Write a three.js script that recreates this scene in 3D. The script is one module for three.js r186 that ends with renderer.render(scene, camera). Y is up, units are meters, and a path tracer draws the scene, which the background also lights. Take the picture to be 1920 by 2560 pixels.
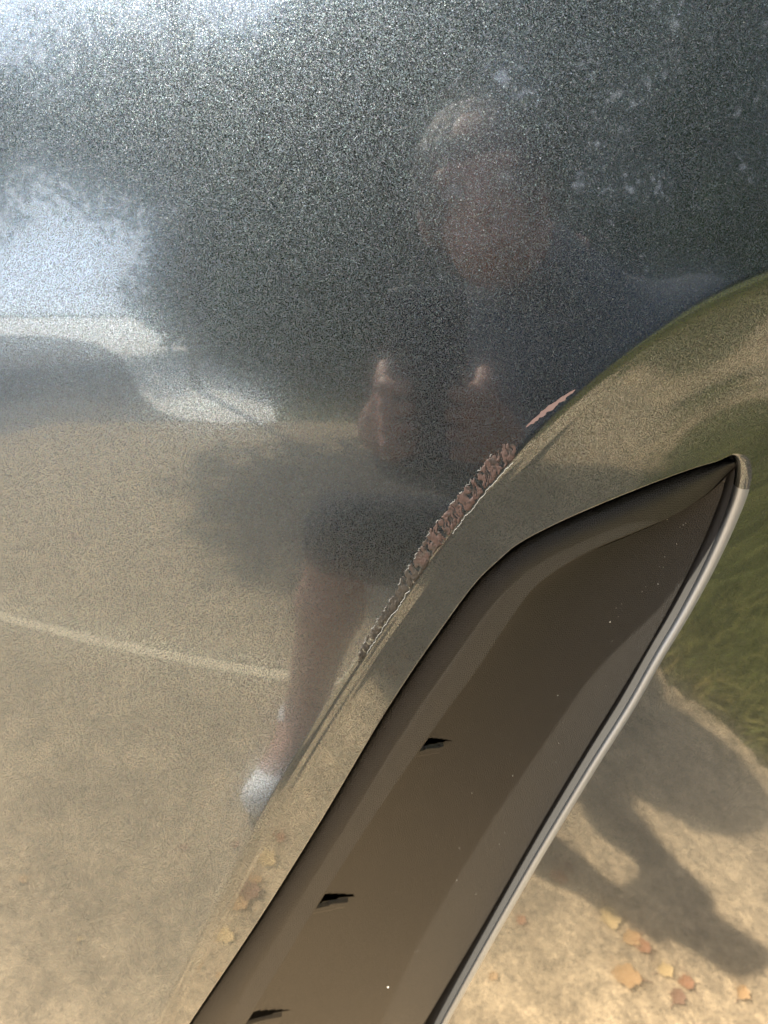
import * as THREE from 'three';
import { mergeGeometries } from 'three/addons/utils/BufferGeometryUtils.js';
import { RoundedBoxGeometry } from 'three/addons/geometries/RoundedBoxGeometry.js';

const scene = new THREE.Scene();
const V = (x, y, z) => new THREE.Vector3(x, y, z);

// ---------------------------------------------------------------- camera
const EYE = V(0, 0.85, 0);
const PITCH = -15 * Math.PI / 180, FOV = 69;
const camera = new THREE.PerspectiveCamera(FOV, 768 / 1024, 0.01, 400);
camera.position.copy(EYE);
camera.rotation.set(PITCH, 0, 0);
camera.focus = 0.325;
camera.userData.fStop = 14;

// ---------------------------------------------------------------- sky, sun, exposure
const SUN = V(-0.60, 1.0, 0.70).normalize();
// hazy summer sky with thin white clouds, brighter towards the sun
const skyTexture = (() => {
  const W = 1024, H = 512, data = new Float32Array(W * H * 4);
  const hash = (x, y, z) => { let n = Math.imul(x, 374761393) + Math.imul(y, 668265263) + Math.imul(z, 1440662683); n = Math.imul(n ^ (n >>> 13), 1274126177); return ((n ^ (n >>> 16)) >>> 0) / 4294967296; };
  const mixf = (a, b, t) => a + (b - a) * t, ease = (t) => t * t * (3 - 2 * t);
  const n3 = (x, y, z) => { const X = Math.floor(x), Y = Math.floor(y), Z = Math.floor(z), u = ease(x - X), v = ease(y - Y), w = ease(z - Z), c = (i, j, k) => hash(X + i, Y + j, Z + k); return mixf(mixf(mixf(c(0, 0, 0), c(1, 0, 0), u), mixf(c(0, 1, 0), c(1, 1, 0), u), v), mixf(mixf(c(0, 0, 1), c(1, 0, 1), u), mixf(c(0, 1, 1), c(1, 1, 1), u), v), w); };
  for (let row = 0; row < H; row++) for (let col = 0; col < W; col++) {
    const el = ((row + 0.5) / H - 0.5) * Math.PI, az = ((col + 0.5) / W - 0.5) * 2 * Math.PI, y = Math.sin(el), x = Math.cos(az) * Math.cos(el), z = Math.sin(az) * Math.cos(el);
    const up = Math.pow(Math.max(0, y), 0.62), glow = Math.exp(-Math.acos(Math.min(1, Math.max(-1, x * SUN.x + y * SUN.y + z * SUN.z))) / 0.42);
    let cl = 0, a = 0.5, s = 3.2; for (let i = 0; i < 5; i++, a *= 0.5, s *= 2.1) cl += a * n3(x * s + 4, y * s * 2.2 + 9, z * s + 7);
    const cover = ease(Math.min(1, Math.max(0, (cl - 0.42) / 0.2))) * 0.8, clear = [mixf(1.05, 0.07, up), mixf(1.10, 0.13, up), mixf(1.20, 0.30, up)], k = (row * W + col) * 4;
    for (let c = 0; c < 3; c++) data[k + c] = mixf(clear[c], [0.62, 0.64, 0.67][c], cover) + [0.95, 0.97, 1.0][c] * glow * mixf(1.2, 1.6, cover);
    data[k + 3] = 1;
  }
  const t = new THREE.DataTexture(data, W, H, THREE.RGBAFormat, THREE.FloatType); t.mapping = THREE.EquirectangularReflectionMapping; t.minFilter = t.magFilter = THREE.LinearFilter; t.needsUpdate = true; return t;
})();
scene.background = skyTexture; scene.environment = skyTexture;
const sun = new THREE.DirectionalLight(new THREE.Color(1.0, 0.90, 0.73), 5.0);
sun.name = 'sun';
sun.position.copy(SUN).multiplyScalar(12);
sun.castShadow = true;
sun.shadow.mapSize.set(2048, 2048);
Object.assign(sun.shadow.camera, { left: -8, right: 8, top: 8, bottom: -8, near: 0.1, far: 40 });
scene.add(sun, sun.target);
const renderer = new THREE.WebGLRenderer({ antialias: true });
renderer.toneMapping = THREE.LinearToneMapping;
renderer.toneMappingExposure = 4.3;
renderer.shadowMap.enabled = true;

// ---------------------------------------------------------------- helpers
function rng(seed) { let a = seed >>> 0; return () => { a = (a + 0x6D2B79F5) | 0; let t = Math.imul(a ^ (a >>> 15), 1 | a); t = (t + Math.imul(t ^ (t >>> 7), 61 | t)) ^ t; return ((t ^ (t >>> 14)) >>> 0) / 4294967296; }; }
const lerp = (a, b, t) => a + (b - a) * t;
const clamp = (x, a = 0, b = 1) => Math.min(b, Math.max(a, x));
const sstep = (a, b, x) => { const t = clamp((x - a) / (b - a)); return t * t * (3 - 2 * t); };
const hash3 = (x, y, z) => { let n = Math.imul(x, 374761393) + Math.imul(y, 668265263) + Math.imul(z, 2147483647 - 1274126177); n = Math.imul(n ^ (n >>> 13), 1274126177); return ((n ^ (n >>> 16)) >>> 0) / 4294967296; };
function noise(x, y, z = 0) {
  const X = Math.floor(x), Y = Math.floor(y), Z = Math.floor(z), f = (t) => t * t * (3 - 2 * t), u = f(x - X), v = f(y - Y), w = f(z - Z);
  const c = (i, j, k) => hash3(X + i, Y + j, Z + k);
  return lerp(lerp(lerp(c(0, 0, 0), c(1, 0, 0), u), lerp(c(0, 1, 0), c(1, 1, 0), u), v), lerp(lerp(c(0, 0, 1), c(1, 0, 1), u), lerp(c(0, 1, 1), c(1, 1, 1), u), v), w) * 2 - 1;
}
const fbm = (x, y, z = 0, n = 4) => { let s = 0, a = 0.5; for (let i = 0; i < n; i++, a *= 0.5) { s += a * noise(x, y, z); x = x * 2.03 + 7.1; y = y * 2.03 + 3.7; z = z * 2.03 + 1.3; } return s; };
const used = new Map();
function numbered(name) { const n = used.get(name) ?? 0; used.set(name, n + 1); return n ? `${name}_${String(n).padStart(3, '0')}` : name; }
function shadowed(o) { o.traverse((c) => { if (c.isMesh) { c.castShadow = true; c.receiveShadow = true; } }); return o; }
function thing(name, label, category, group) { const g = new THREE.Group(); g.name = numbered(name); g.userData = { label, category }; if (group) g.userData.group = group; scene.add(g); return g; }
function part(name, geometry, material, parent, label) { const m = new THREE.Mesh(geometry, material); m.name = name; m.castShadow = m.receiveShadow = true; if (label) m.userData.label = label; parent.add(m); return m; }
function structure(name, geometry, material) { const m = new THREE.Mesh(geometry, material); m.name = numbered(name); m.castShadow = m.receiveShadow = true; m.userData.kind = 'structure'; scene.add(m); return m; }
function geo(pos, idx, nor, uv, col) {
  const g = new THREE.BufferGeometry();
  g.setAttribute('position', new THREE.Float32BufferAttribute(pos, 3));
  if (uv) g.setAttribute('uv', new THREE.Float32BufferAttribute(uv, 2));
  if (col) g.setAttribute('color', new THREE.Float32BufferAttribute(col, 3));
  g.setIndex(idx);
  if (nor) g.setAttribute('normal', new THREE.Float32BufferAttribute(nor, 3)); else g.computeVertexNormals();
  return g;
}
// rows x columns of points -> a sheet
function sheet(rows, uvOf, flip = false) {
  const R = rows.length, C = rows[0].length, pos = [], uv = [], idx = [];
  for (let i = 0; i < R; i++) for (let j = 0; j < C; j++) { const p = rows[i][j]; pos.push(p.x, p.y, p.z); uv.push(...(uvOf ? uvOf(p, i, j) : [p.x, p.y])); }
  for (let i = 0; i < R - 1; i++) for (let j = 0; j < C - 1; j++) { const a = i * C + j, b = a + 1, c = a + C, d = c + 1; if (rows[i][j].hole) continue; if (flip) idx.push(a, b, c, b, d, c); else idx.push(a, c, b, b, c, d); }
  return geo(pos, idx, null, uv);
}
function dataTexture(n, fill, { srgb = false, size = 1 } = {}) {
  const data = new Uint8Array(n * n * 4);
  for (let j = 0; j < n; j++) for (let i = 0; i < n; i++) { const [r, g, b] = fill(i, j); const k = (j * n + i) * 4; data[k] = clamp(r) * 255; data[k + 1] = clamp(g) * 255; data[k + 2] = clamp(b) * 255; data[k + 3] = 255; }
  const t = new THREE.DataTexture(data, n, n); t.wrapS = t.wrapT = THREE.RepeatWrapping; t.magFilter = THREE.LinearFilter; t.minFilter = THREE.LinearMipmapLinearFilter; t.generateMipmaps = true;
  if (srgb) t.colorSpace = THREE.SRGBColorSpace; t.repeat.set(1 / size, 1 / size); t.needsUpdate = true; return t;
}
const TAN = Math.tan(FOV / 2 * Math.PI / 180);
const FWD = new THREE.Vector3(0, Math.sin(PITCH), -Math.cos(PITCH));
const UPV = new THREE.Vector3(0, Math.cos(PITCH), Math.sin(PITCH));
// photo pixel (1920 x 2560) -> direction in the world, used to find the places of traced curves on the bumper
function dirOf(X, Y) {
  const a = (X - 960) / 1280 * TAN, b = (1280 - Y) / 1280 * TAN;
  return new THREE.Vector3(a, b * UPV.y + FWD.y, b * UPV.z + FWD.z);
}
// bumper surface z = h(x, y) ---------------------------------------------
const P1 = { x: 0.036, y: 0.855, z: -0.300, sx: 0.075, Rx: 2.2, Ry: 2.6 };
const h1 = (x, y) => { const u = x - P1.x, v = y - P1.y; return P1.z + P1.sx * u - u * u / (2 * P1.Rx) - v * v / (2 * P1.Ry); };
function hit(X, Y, h, t0 = 0.15, t1 = 1.6) {
  const d = dirOf(X, Y), f = (t) => EYE.z + t * d.z - h(EYE.x + t * d.x, EYE.y + t * d.y);
  let a = t0, b = t0;
  while (b < t1) { b += 0.004; if (f(b) < 0) break; a = b; }
  for (let i = 0; i < 40; i++) { const m = (a + b) / 2; if (f(m) > 0) a = m; else b = m; }
  return [EYE.x + b * d.x, EYE.y + b * d.y, EYE.z + b * d.z];
}
const CREASE_PX = [[150, 2960], [270, 2760], [400, 2545], [480, 2395], [560, 2225], [650, 2055], [760, 1870], [900, 1655], [1010, 1500], [1130, 1340], [1250, 1190], [1350, 1082], [1450, 985], [1560, 885], [1680, 805], [1800, 745], [1920, 697], [2100, 650], [2400, 600]];
const CT = [0.62, 0.785], CN = [0.785, -0.62];   // mean direction of the crease and the direction across it, to the lower right
const crease = (() => {
  const pts = CREASE_PX.map(([X, Y]) => hit(X, Y, h1)).map(([x, y]) => [x * CT[0] + (y - 0.8) * CT[1], x * CN[0] + (y - 0.8) * CN[1]]);
  const N = 7, A = [], B = [];
  for (let i = 0; i < N; i++) { A.push(new Array(N).fill(0)); B.push(0); for (const [p, q] of pts) { const s = p / 0.3; B[i] += q * s ** i; for (let j = 0; j < N; j++) A[i][j] += s ** (i + j); } }
  for (let i = 0; i < N; i++) { let k = i; for (let r = i; r < N; r++) if (Math.abs(A[r][i]) > Math.abs(A[k][i])) k = r; [A[i], A[k]] = [A[k], A[i]]; [B[i], B[k]] = [B[k], B[i]]; for (let r = 0; r < N; r++) if (r !== i) { const f = A[r][i] / A[i][i]; for (let j = i; j < N; j++) A[r][j] -= f * A[i][j]; B[r] -= f * B[i]; } }
  const c = B.map((b, i) => b / A[i][i]);
  const lo = Math.min(...pts.map((p) => p[0])), hi = Math.max(...pts.map((p) => p[0]));
  const val = (p) => { let s = 0; for (let i = N - 1; i >= 0; i--) s = s * (p / 0.3) + c[i]; return s; };
  const der = (p) => { let s = 0; for (let i = N - 1; i >= 1; i--) s = s * (p / 0.3) + i * c[i]; return s / 0.3; };
  return { lo, hi, q: (p) => p < lo ? val(lo) + der(lo) * (p - lo) : p > hi ? val(hi) + der(hi) * (p - hi) : val(p), dq: (p) => der(Math.min(hi, Math.max(lo, p))) };
})();
const F2 = { m: 0.535, w0: 0.0022, w1: 0.007, k: -0.68 };
const slope = (p) => F2.m + 0.04 * sstep(0.02, -0.40, p);
function across(x, y) { const p = x * CT[0] + (y - 0.8) * CT[1], q = x * CN[0] + (y - 0.8) * CN[1]; return [p, (q - crease.q(p)) / Math.sqrt(1 + crease.dq(p) ** 2)]; }
function h(x, y) {
  const [p, d] = across(x, y);
  const w = F2.w0 + (F2.w1 - F2.w0) * sstep(0.0, 0.30, p), m = slope(p);
  if (d < -w) return h1(x, y);
  const dd = Math.max(0, d);
  const bead = 0.00024 * sstep(0.12, 0.0, p) * Math.exp(-(((d - 0.0062) / 0.0014) ** 2));   // a faint second ridge beside the fold
  return h1(x, y) - (d < w ? m * (d + w) ** 2 / (4 * w) : m * d) - F2.k * dd * dd / 2 + bead;
}
const h2 = (x, y) => { const [p, d] = across(x, y); const dd = Math.max(0, d); return h1(x, y) - slope(p) * d - F2.k * dd * dd / 2; };
function normalAt(x, y, f = h) { const e = 2e-4; return new THREE.Vector3(-(f(x + e, y) - f(x - e, y)) / (2 * e), -(f(x, y + e) - f(x, y - e)) / (2 * e), 1).normalize(); }
// where a ray from the eye through a photo pixel goes after it meets the bumper: places for what the paint mirrors
function mirrored(X, Y, f = h) {
  const p = V(...hit(X, Y, f)), n = normalAt(p.x, p.y, f), d = dirOf(X, Y).normalize();
  return { from: p, to: d.addScaledVector(n, -2 * d.dot(n)) };
}
function onGround(X, Y, f = h) { const { from, to } = mirrored(X, Y, f); return from.addScaledVector(to, -from.y / to.y); }

// ---------------------------------------------------------------- materials of the car
const flake = (() => {   // aluminium flakes: most lie flat, the rest are tilted and scatter wide
  const n = 2048, r = rng(11), N = n * n, tx = new Float32Array(N), ty = new Float32Array(N), tone = new Float32Array(N), hue = new Float32Array(N), wide = new Uint8Array(N);
  const gauss = () => Math.sqrt(-2 * Math.log(1 - r() * 0.9995));
  for (let i = 0; i < N; i++) { wide[i] = r() < 0.36 ? 1 : 0; tone[i] = r(); hue[i] = r(); const a = r() * 6.283, m = gauss() * (wide[i] ? 0.21 : 0.014); tx[i] = Math.cos(a) * m; ty[i] = Math.sin(a) * m; }
  for (let c = 0; c < N * 0.015; c++) {   // larger flakes, two texels wide
    const x = Math.floor(r() * n), y = Math.floor(r() * n), a = r() * 6.283, m = gauss() * 0.15, t = 0.25 + 0.75 * r(), u = r();
    for (let e = 0; e < 4; e++) { const k = ((y + (e >> 1)) % n) * n + (x + (e & 1)) % n; tx[k] = Math.cos(a) * m; ty[k] = Math.sin(a) * m; tone[k] = t; hue[k] = u; wide[k] = 1; }
  }
  const S = { size: 0.26 };
  const normal = dataTexture(n, (i, j) => { const k = j * n + i, x = tx[k], y = ty[k], l = 1 / Math.sqrt(1 + x * x + y * y); return [0.5 + 0.5 * x * l, 0.5 + 0.5 * y * l, 0.5 + 0.5 * l]; }, S);
  const color = dataTexture(n, (i, j) => { const k = j * n + i, t = tone[k], w = 6.283 * hue[k], b = wide[k] ? 0.16 + 0.17 * t * t  : 0.51 + 0.04 * t; return [b * (0.92 + 0.09 * Math.cos(w)), b * (1.0 + 0.05 * Math.cos(w + 2.1)), b * (1.06 + 0.09 * Math.cos(w + 4.2))]; }, { ...S, srgb: true });
  const rough = dataTexture(n, (i, j) => { const k = j * n + i; return [0, wide[k] ? 0.58 : 0.09, 0]; }, S);
  return { normal, color, rough };
})();
const paint = new THREE.MeshPhysicalMaterial({ name: 'grey_metallic_paint', color: 0xffffff, map: flake.color, normalMap: flake.normal, roughnessMap: flake.rough, metalness: 1, roughness: 1, clearcoat: 1, clearcoatRoughness: 0.025 });
const leather = (() => {
  // pebbled grain of moulded plastic: cells with rounded tops
  const n = 512, cells = 26, r = rng(5), pts = [];
  for (let j = 0; j < cells; j++) for (let i = 0; i < cells; i++) pts.push([(i + 0.15 + 0.7 * r()) / cells, (j + 0.15 + 0.7 * r()) / cells]);
  return dataTexture(n, (i, j) => {
    const x = i / n, y = j / n, cx = Math.floor(x * cells), cy = Math.floor(y * cells); let a = 9, b = 9;
    for (let v = -2; v <= 2; v++) for (let u = -2; u <= 2; u++) {
      const p = pts[((cy + v + cells) % cells) * cells + (cx + u + cells) % cells];
      let dx = Math.abs(p[0] - x), dy = Math.abs(p[1] - y); dx = Math.min(dx, 1 - dx); dy = Math.min(dy, 1 - dy) * 1.35;
      const d = Math.sqrt(dx * dx + dy * dy) * cells; if (d < a) { b = a; a = d; } else if (d < b) b = d;
    }
    const t = sstep(0.0, 0.45, b - a); return [t, t, t];
  }, { size: 0.034 });
})();
const plastic = new THREE.MeshPhysicalMaterial({ name: 'black_grained_plastic', color: new THREE.Color(0.018, 0.0172, 0.016), roughness: 0.42, metalness: 0, bumpMap: leather, bumpScale: 0.00022, specularIntensity: 0.9 });
const lipSheen = new THREE.MeshPhysicalMaterial({ name: 'lip_sky_sheen', color: new THREE.Color(0.34, 0.39, 0.47), metalness: 1, roughness: 0.34 });  // silver colour stands in for sky mirrored in the painted lip
const backing = new THREE.MeshStandardMaterial({ name: 'dark_backing', color: new THREE.Color(0.03, 0.03, 0.03), roughness: 0.8 });

// ---------------------------------------------------------------- the car's bumper corner
const bumper = thing('car_bumper', 'dark grey metallic car bumper corner with a scraped edge and a black air vent', 'bumper');
const spline = (list, n, closed = false) => { const c = new THREE.CatmullRomCurve3(list.map(([x, y]) => V(x, y, 0)), closed, 'centripetal'); const out = []; for (let i = 0; i < (closed ? n : n + 1); i++) { const p = c.getPoint(i / n); out.push([p.x, p.y]); } return out; };
const deep = (d) => (x, y) => h2(x, y) - d * 1.1;   // the lower face set back by d metres
const SIDE_A = [[330, 2770], [472, 2557], [650, 2290], [800, 2050], [960, 1780], [1076, 1606], [1191, 1450], [1245, 1398], [1287, 1362], [1374, 1314], [1504, 1256], [1634, 1204], [1742, 1165], [1799, 1148]];
const TIP = [[1836, 1131], [1866, 1138], [1880, 1172]];
const SIDE_LIP = [[1873, 1225], [1843, 1304], [1788, 1421], [1723, 1540], [1656, 1650], [1584, 1775], [1481, 1938], [1307, 2227], [1118, 2560], [1010, 2760]];
const rim = (() => {
  const pts = [...SIDE_A.map((p) => [...p, 0.0020]), [TIP[0][0], TIP[0][1], 0.0030], [TIP[1][0], TIP[1][1], 0.0046], [TIP[2][0], TIP[2][1], 0.0050], ...SIDE_LIP.map((p, i) => [...p, [0.0046, 0.0040, 0.0036, 0.0033, 0.0031][i] ?? 0.0030]), [880, 2900, 0.004], [600, 2920, 0.003], [400, 2870, 0.002]];
  const ps = pts.map(([X, Y, r]) => { const q = hit(X, Y, h2); return V(q[0], q[1], r); });
  const c = new THREE.CatmullRomCurve3(ps, true, 'centripetal'), N = 900, out = [];
  for (let i = 0; i < N; i++) { const p = c.getPointAt(i / N); out.push(p); }
  const lip = (k) => { let best = 0, d = 9; out.forEach((p, i) => { const e = Math.hypot(p.x - ps[k].x, p.y - ps[k].y); if (e < d) { d = e; best = i; } }); return best / N; };
  out.lipFrom = lip(SIDE_A.length + 3); out.lipTo = lip(SIDE_A.length + 2 + SIDE_LIP.length);
  return out;   // x, y and the radius of the rolled edge
})();
function rimDistance(x, y) {   // positive outside the opening
  let best = 9, inside = false;
  for (let i = 0, j = rim.length - 1; i < rim.length; j = i++) {
    const a = rim[j], b = rim[i], dx = b.x - a.x, dy = b.y - a.y, t = clamp(((x - a.x) * dx + (y - a.y) * dy) / (dx * dx + dy * dy + 1e-12)), ex = x - a.x - t * dx, ey = y - a.y - t * dy;
    best = Math.min(best, ex * ex + ey * ey);
    if ((a.y > y) !== (b.y > y) && x < (b.x - a.x) * (y - a.y) / (b.y - a.y) + a.x) inside = !inside;
  }
  return (inside ? -1 : 1) * Math.sqrt(best);
}
{
  const axis = (bands) => { const out = []; for (const [a, b, s] of bands) { const n = Math.round((b - a) / s); for (let i = 0; i < n; i++) out.push(a + (b - a) * i / n); } out.push(bands.at(-1)[1]); return out; };
  const xs = axis([[-0.42, -0.26, 0.006], [-0.26, 0.27, 0.0012], [0.27, 0.60, 0.004]]), ys = axis([[0.045, 0.40, 0.003], [0.40, 0.97, 0.0012], [0.97, 1.06, 0.006]]);
  const nx = xs.length, ny = ys.length, pos = [], nor = [], uv = [], idx = [], sd = new Float32Array(nx * ny);
  const bb = rim.reduce((b, p) => [Math.min(b[0], p.x), Math.max(b[1], p.x), Math.min(b[2], p.y), Math.max(b[3], p.y)], [9, -9, 9, -9]);
  const add = (x, y) => { const n = normalAt(x, y); pos.push(x, y, h(x, y)); nor.push(n.x, n.y, n.z); uv.push(x, y); return pos.length / 3 - 1; };
  for (let j = 0; j < ny; j++) for (let i = 0; i < nx; i++) {
    const x = xs[i], y = ys[j]; add(x, y);
    sd[j * nx + i] = x < bb[0] - 0.01 || x > bb[1] + 0.01 || y < bb[2] - 0.01 || y > bb[3] + 0.01 ? 1 : rimDistance(x, y);
  }
  const cuts = new Map();
  const cut = (a, b) => { const k = a < b ? a * 1e7 + b : b * 1e7 + a; if (!cuts.has(k)) { const t = sd[a] / (sd[a] - sd[b]); cuts.set(k, add(lerp(pos[a * 3], pos[b * 3], t), lerp(pos[a * 3 + 1], pos[b * 3 + 1], t))); } return cuts.get(k); };
  for (let j = 0; j < ny - 1; j++) for (let i = 0; i < nx - 1; i++) {
    const a = j * nx + i, b = a + 1, c = a + nx, d = c + 1;
    for (const tri of [[a, b, c], [b, d, c]]) {
      const keep = [];
      for (let k = 0; k < 3; k++) { const p = tri[k], q = tri[(k + 1) % 3]; if (sd[p] >= 0) keep.push(p); if ((sd[p] >= 0) !== (sd[q] >= 0)) keep.push(cut(p, q)); }
      for (let k = 1; k + 1 < keep.length; k++) idx.push(keep[0], keep[k], keep[k + 1]);
    }
  }
  // the cover's outer edge turned back
  const loop = []; for (let i = 0; i < nx; i++) loop.push(i); for (let j = 1; j < ny; j++) loop.push(j * nx + nx - 1); for (let i = nx - 2; i >= 0; i--) loop.push((ny - 1) * nx + i); for (let j = ny - 2; j >= 0; j--) loop.push(j * nx);
  const base = pos.length / 3, cx = 0.02, cy = 0.6;
  loop.forEach((v) => { const x = pos[v * 3], y = pos[v * 3 + 1], z = pos[v * 3 + 2], l = Math.hypot(x - cx, y - cy); for (let s = 0; s < 2; s++) { pos.push(x, y, z - s * 0.06); nor.push((x - cx) / l, (y - cy) / l, 0); uv.push(x + s * 0.06, y); } });
  for (let i = 0; i < loop.length - 1; i++) { const a = base + i * 2; idx.push(a, a + 1, a + 2, a + 1, a + 3, a + 2); }
  part('bumper_cover', geo(pos, idx, nor, uv), paint, bumper, 'dark grey metallic painted cover with a soft fold line');
}
{ // rolled edge of the opening
  const N = rim.length, rows = [], at = (i) => rim[(i + N) % N], angles = [-2, -1, 0, 10, 20, 30, 40, 50, 60, 70, 80, 90, 100, 110, 999];
  let area = 0; for (let i = 0; i < N; i++) area += at(i).x * at(i + 1).y - at(i + 1).x * at(i).y;
  for (let k = 0; k <= N; k++) {
    const p = at(k), a = at(k - 2), b = at(k + 2), n = normalAt(p.x, p.y, h2), q = V(p.x, p.y, h2(p.x, p.y)), r = p.z;
    const tau = V(b.x - a.x, b.y - a.y, h2(b.x, b.y) - h2(a.x, a.y)).normalize(), inward = n.clone().cross(tau).normalize().multiplyScalar(Math.sign(area));
    rows.push(angles.map((g) => {
      if (g === 999) return q.clone().addScaledVector(inward, r * Math.sin(1.92) - 0.0006).addScaledVector(n, -r * (1 - Math.cos(1.92)) - 0.016);
      if (g < 0) return q.clone().addScaledVector(inward, g * 0.0004).addScaledVector(n, g === -2 ? -0.00006 : -0.00001);
      const t = g * Math.PI / 180; return q.clone().addScaledVector(inward, r * Math.sin(t)).addScaledVector(n, -r * (1 - Math.cos(t)));
    }));
  }
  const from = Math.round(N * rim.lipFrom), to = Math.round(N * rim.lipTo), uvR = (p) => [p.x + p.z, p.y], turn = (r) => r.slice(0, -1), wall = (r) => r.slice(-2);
  part('rolled_edge', sheet([...rows.slice(to), ...rows.slice(1, from + 1)].map(turn), uvR, area > 0), paint, bumper, 'thin rounded painted edge along the upper side of the vent');
  part('sky_sheen_lip', sheet(rows.slice(from, to + 1).map(turn), uvR, area > 0), lipSheen, bumper, 'rounded painted lip along the lower side of the vent, coloured silver for mirrored sky');
  part('dark_gap_wall', sheet(rows.map(wall), uvR, area > 0), backing, bumper);  // wall below the rolled edge, coloured dark to put shade into the gap
}
// vent insert: rows across the opening, from the painted edge over a rounded band and down to the floor
const ACROSS = [
  [330, 2770, 480, 2762, 955, 2765], [472, 2557, 616, 2557, 1075, 2560], [650, 2290, 804, 2248, 1230, 2300], [800, 2050, 963, 2002, 1365, 2065], [960, 1780, 1103, 1800, 1480, 1872],
  [1076, 1606, 1191, 1679, 1560, 1742], [1191, 1450, 1284, 1540, 1634, 1618], [1250, 1394, 1335, 1473, 1690, 1517], [1330, 1336, 1400, 1422, 1738, 1425], [1423, 1290, 1490, 1372, 1775, 1347],
  [1540, 1242, 1590, 1330, 1803, 1277], [1660, 1195, 1690, 1285, 1817, 1237], [1760, 1160, 1770, 1232, 1825, 1207], [1812, 1148, 1812, 1190, 1832, 1190], [1838, 1148, 1838, 1165, 1846, 1172]];
{
  const T = 1100, col = (k) => spline(ACROSS.map((r) => [r[k], r[k + 1]]), T), A = col(0), C = col(2), E = col(4);
  const uvA = (p) => [p.x * 1.1 - p.z * 0.3, p.y * 1.1 - p.z * 0.3];
  const at = (X, Y, d) => V(...hit(X, Y, deep(d)));
  const band = [], floor = [], slots = [[1860, 0.10], [2253, 0.115], [2550, 0.12]];
  for (let i = 0; i <= T; i++) {
    const s = i / T, tip = sstep(0.68, 0.93, s), row = [];
    for (let v = 0; v <= 26; v++) {
      const u = v / 26, X = lerp(A[i][0] - 3, C[i][0], u), Y = lerp(A[i][1], C[i][1], u), roll = Math.max(0, 1 - u / 0.62);
      row.push(at(X, Y, 0.0024 + 0.0080 * roll * roll + (v === 0 ? 0.012 : v === 1 ? 0.001 : 0) + lerp(-0.0008, 0.0046, tip) * u * u));
    }
    const last = row.at(-1), n = normalAt(last.x, last.y, h2);
    row.push(last.clone().addScaledVector(n, -0.0006).addScaledVector(V(CN[0], CN[1], -0.4), 0.0005), last.clone().addScaledVector(n, -0.016));
    band.push(row);
    const drop = lerp(0.0095, 0.0070, tip), start = at(C[i][0] + lerp(-34, 4, tip), C[i][1] + lerp(16, 2, tip), drop), end = at(E[i][0] - 12, E[i][1] - 5, 0.0082), line = [];
    for (let v = 0; v <= 240; v++) {
      const u = v / 240, p = start.clone().lerp(end, u), m = normalAt(p.x, p.y, h2);
      let hole = false, lower = 0.0095 * Math.sin(Math.PI * Math.pow(u, 0.75)) * (1 - 0.75 * tip);
      for (const [Y, w] of slots) {   // clip holes along the foot of the band, each with a small ledge below
        const Yp = lerp(C[i][1], E[i][1], u * 0.4), dy = (Yp - Y) / 22;
        if (u < 0.30) { const tri = clamp(1 - u / (w + 0.15)); if (dy > -tri * 1.15 && dy < 0.3 * tri) hole = true; else if (dy >= 0.25 && dy < 1.15 && u < w + 0.11) lower -= 0.0016; }
      }
      const e = p.addScaledVector(m, -lower); e.hole = hole; line.push(e);
    }
    line.push(line.at(-1).clone().addScaledVector(n, -0.02));
    floor.push(line);
  }
  const inFloor = part('vent_floor', sheet(floor, uvA, true), plastic, bumper, 'recessed black grained plastic floor of the vent with small clip holes');
  part('vent_band', sheet(band, uvA, true), plastic, bumper, 'rounded black grained plastic band along the upper side of the vent');
}

{ // dark panel added behind the cover to keep light out of its back
  const rows = []; for (let j = 0; j <= 44; j++) { const row = []; for (let i = 0; i <= 44; i++) { const x = lerp(-0.42, 0.60, i / 44), y = lerp(0.045, 1.06, j / 44); row.push(V(x, y, h(x, y) - 0.058)); } rows.push(row); }
  part('added_back_panel', sheet(rows, null, true), backing, bumper);
}
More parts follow.
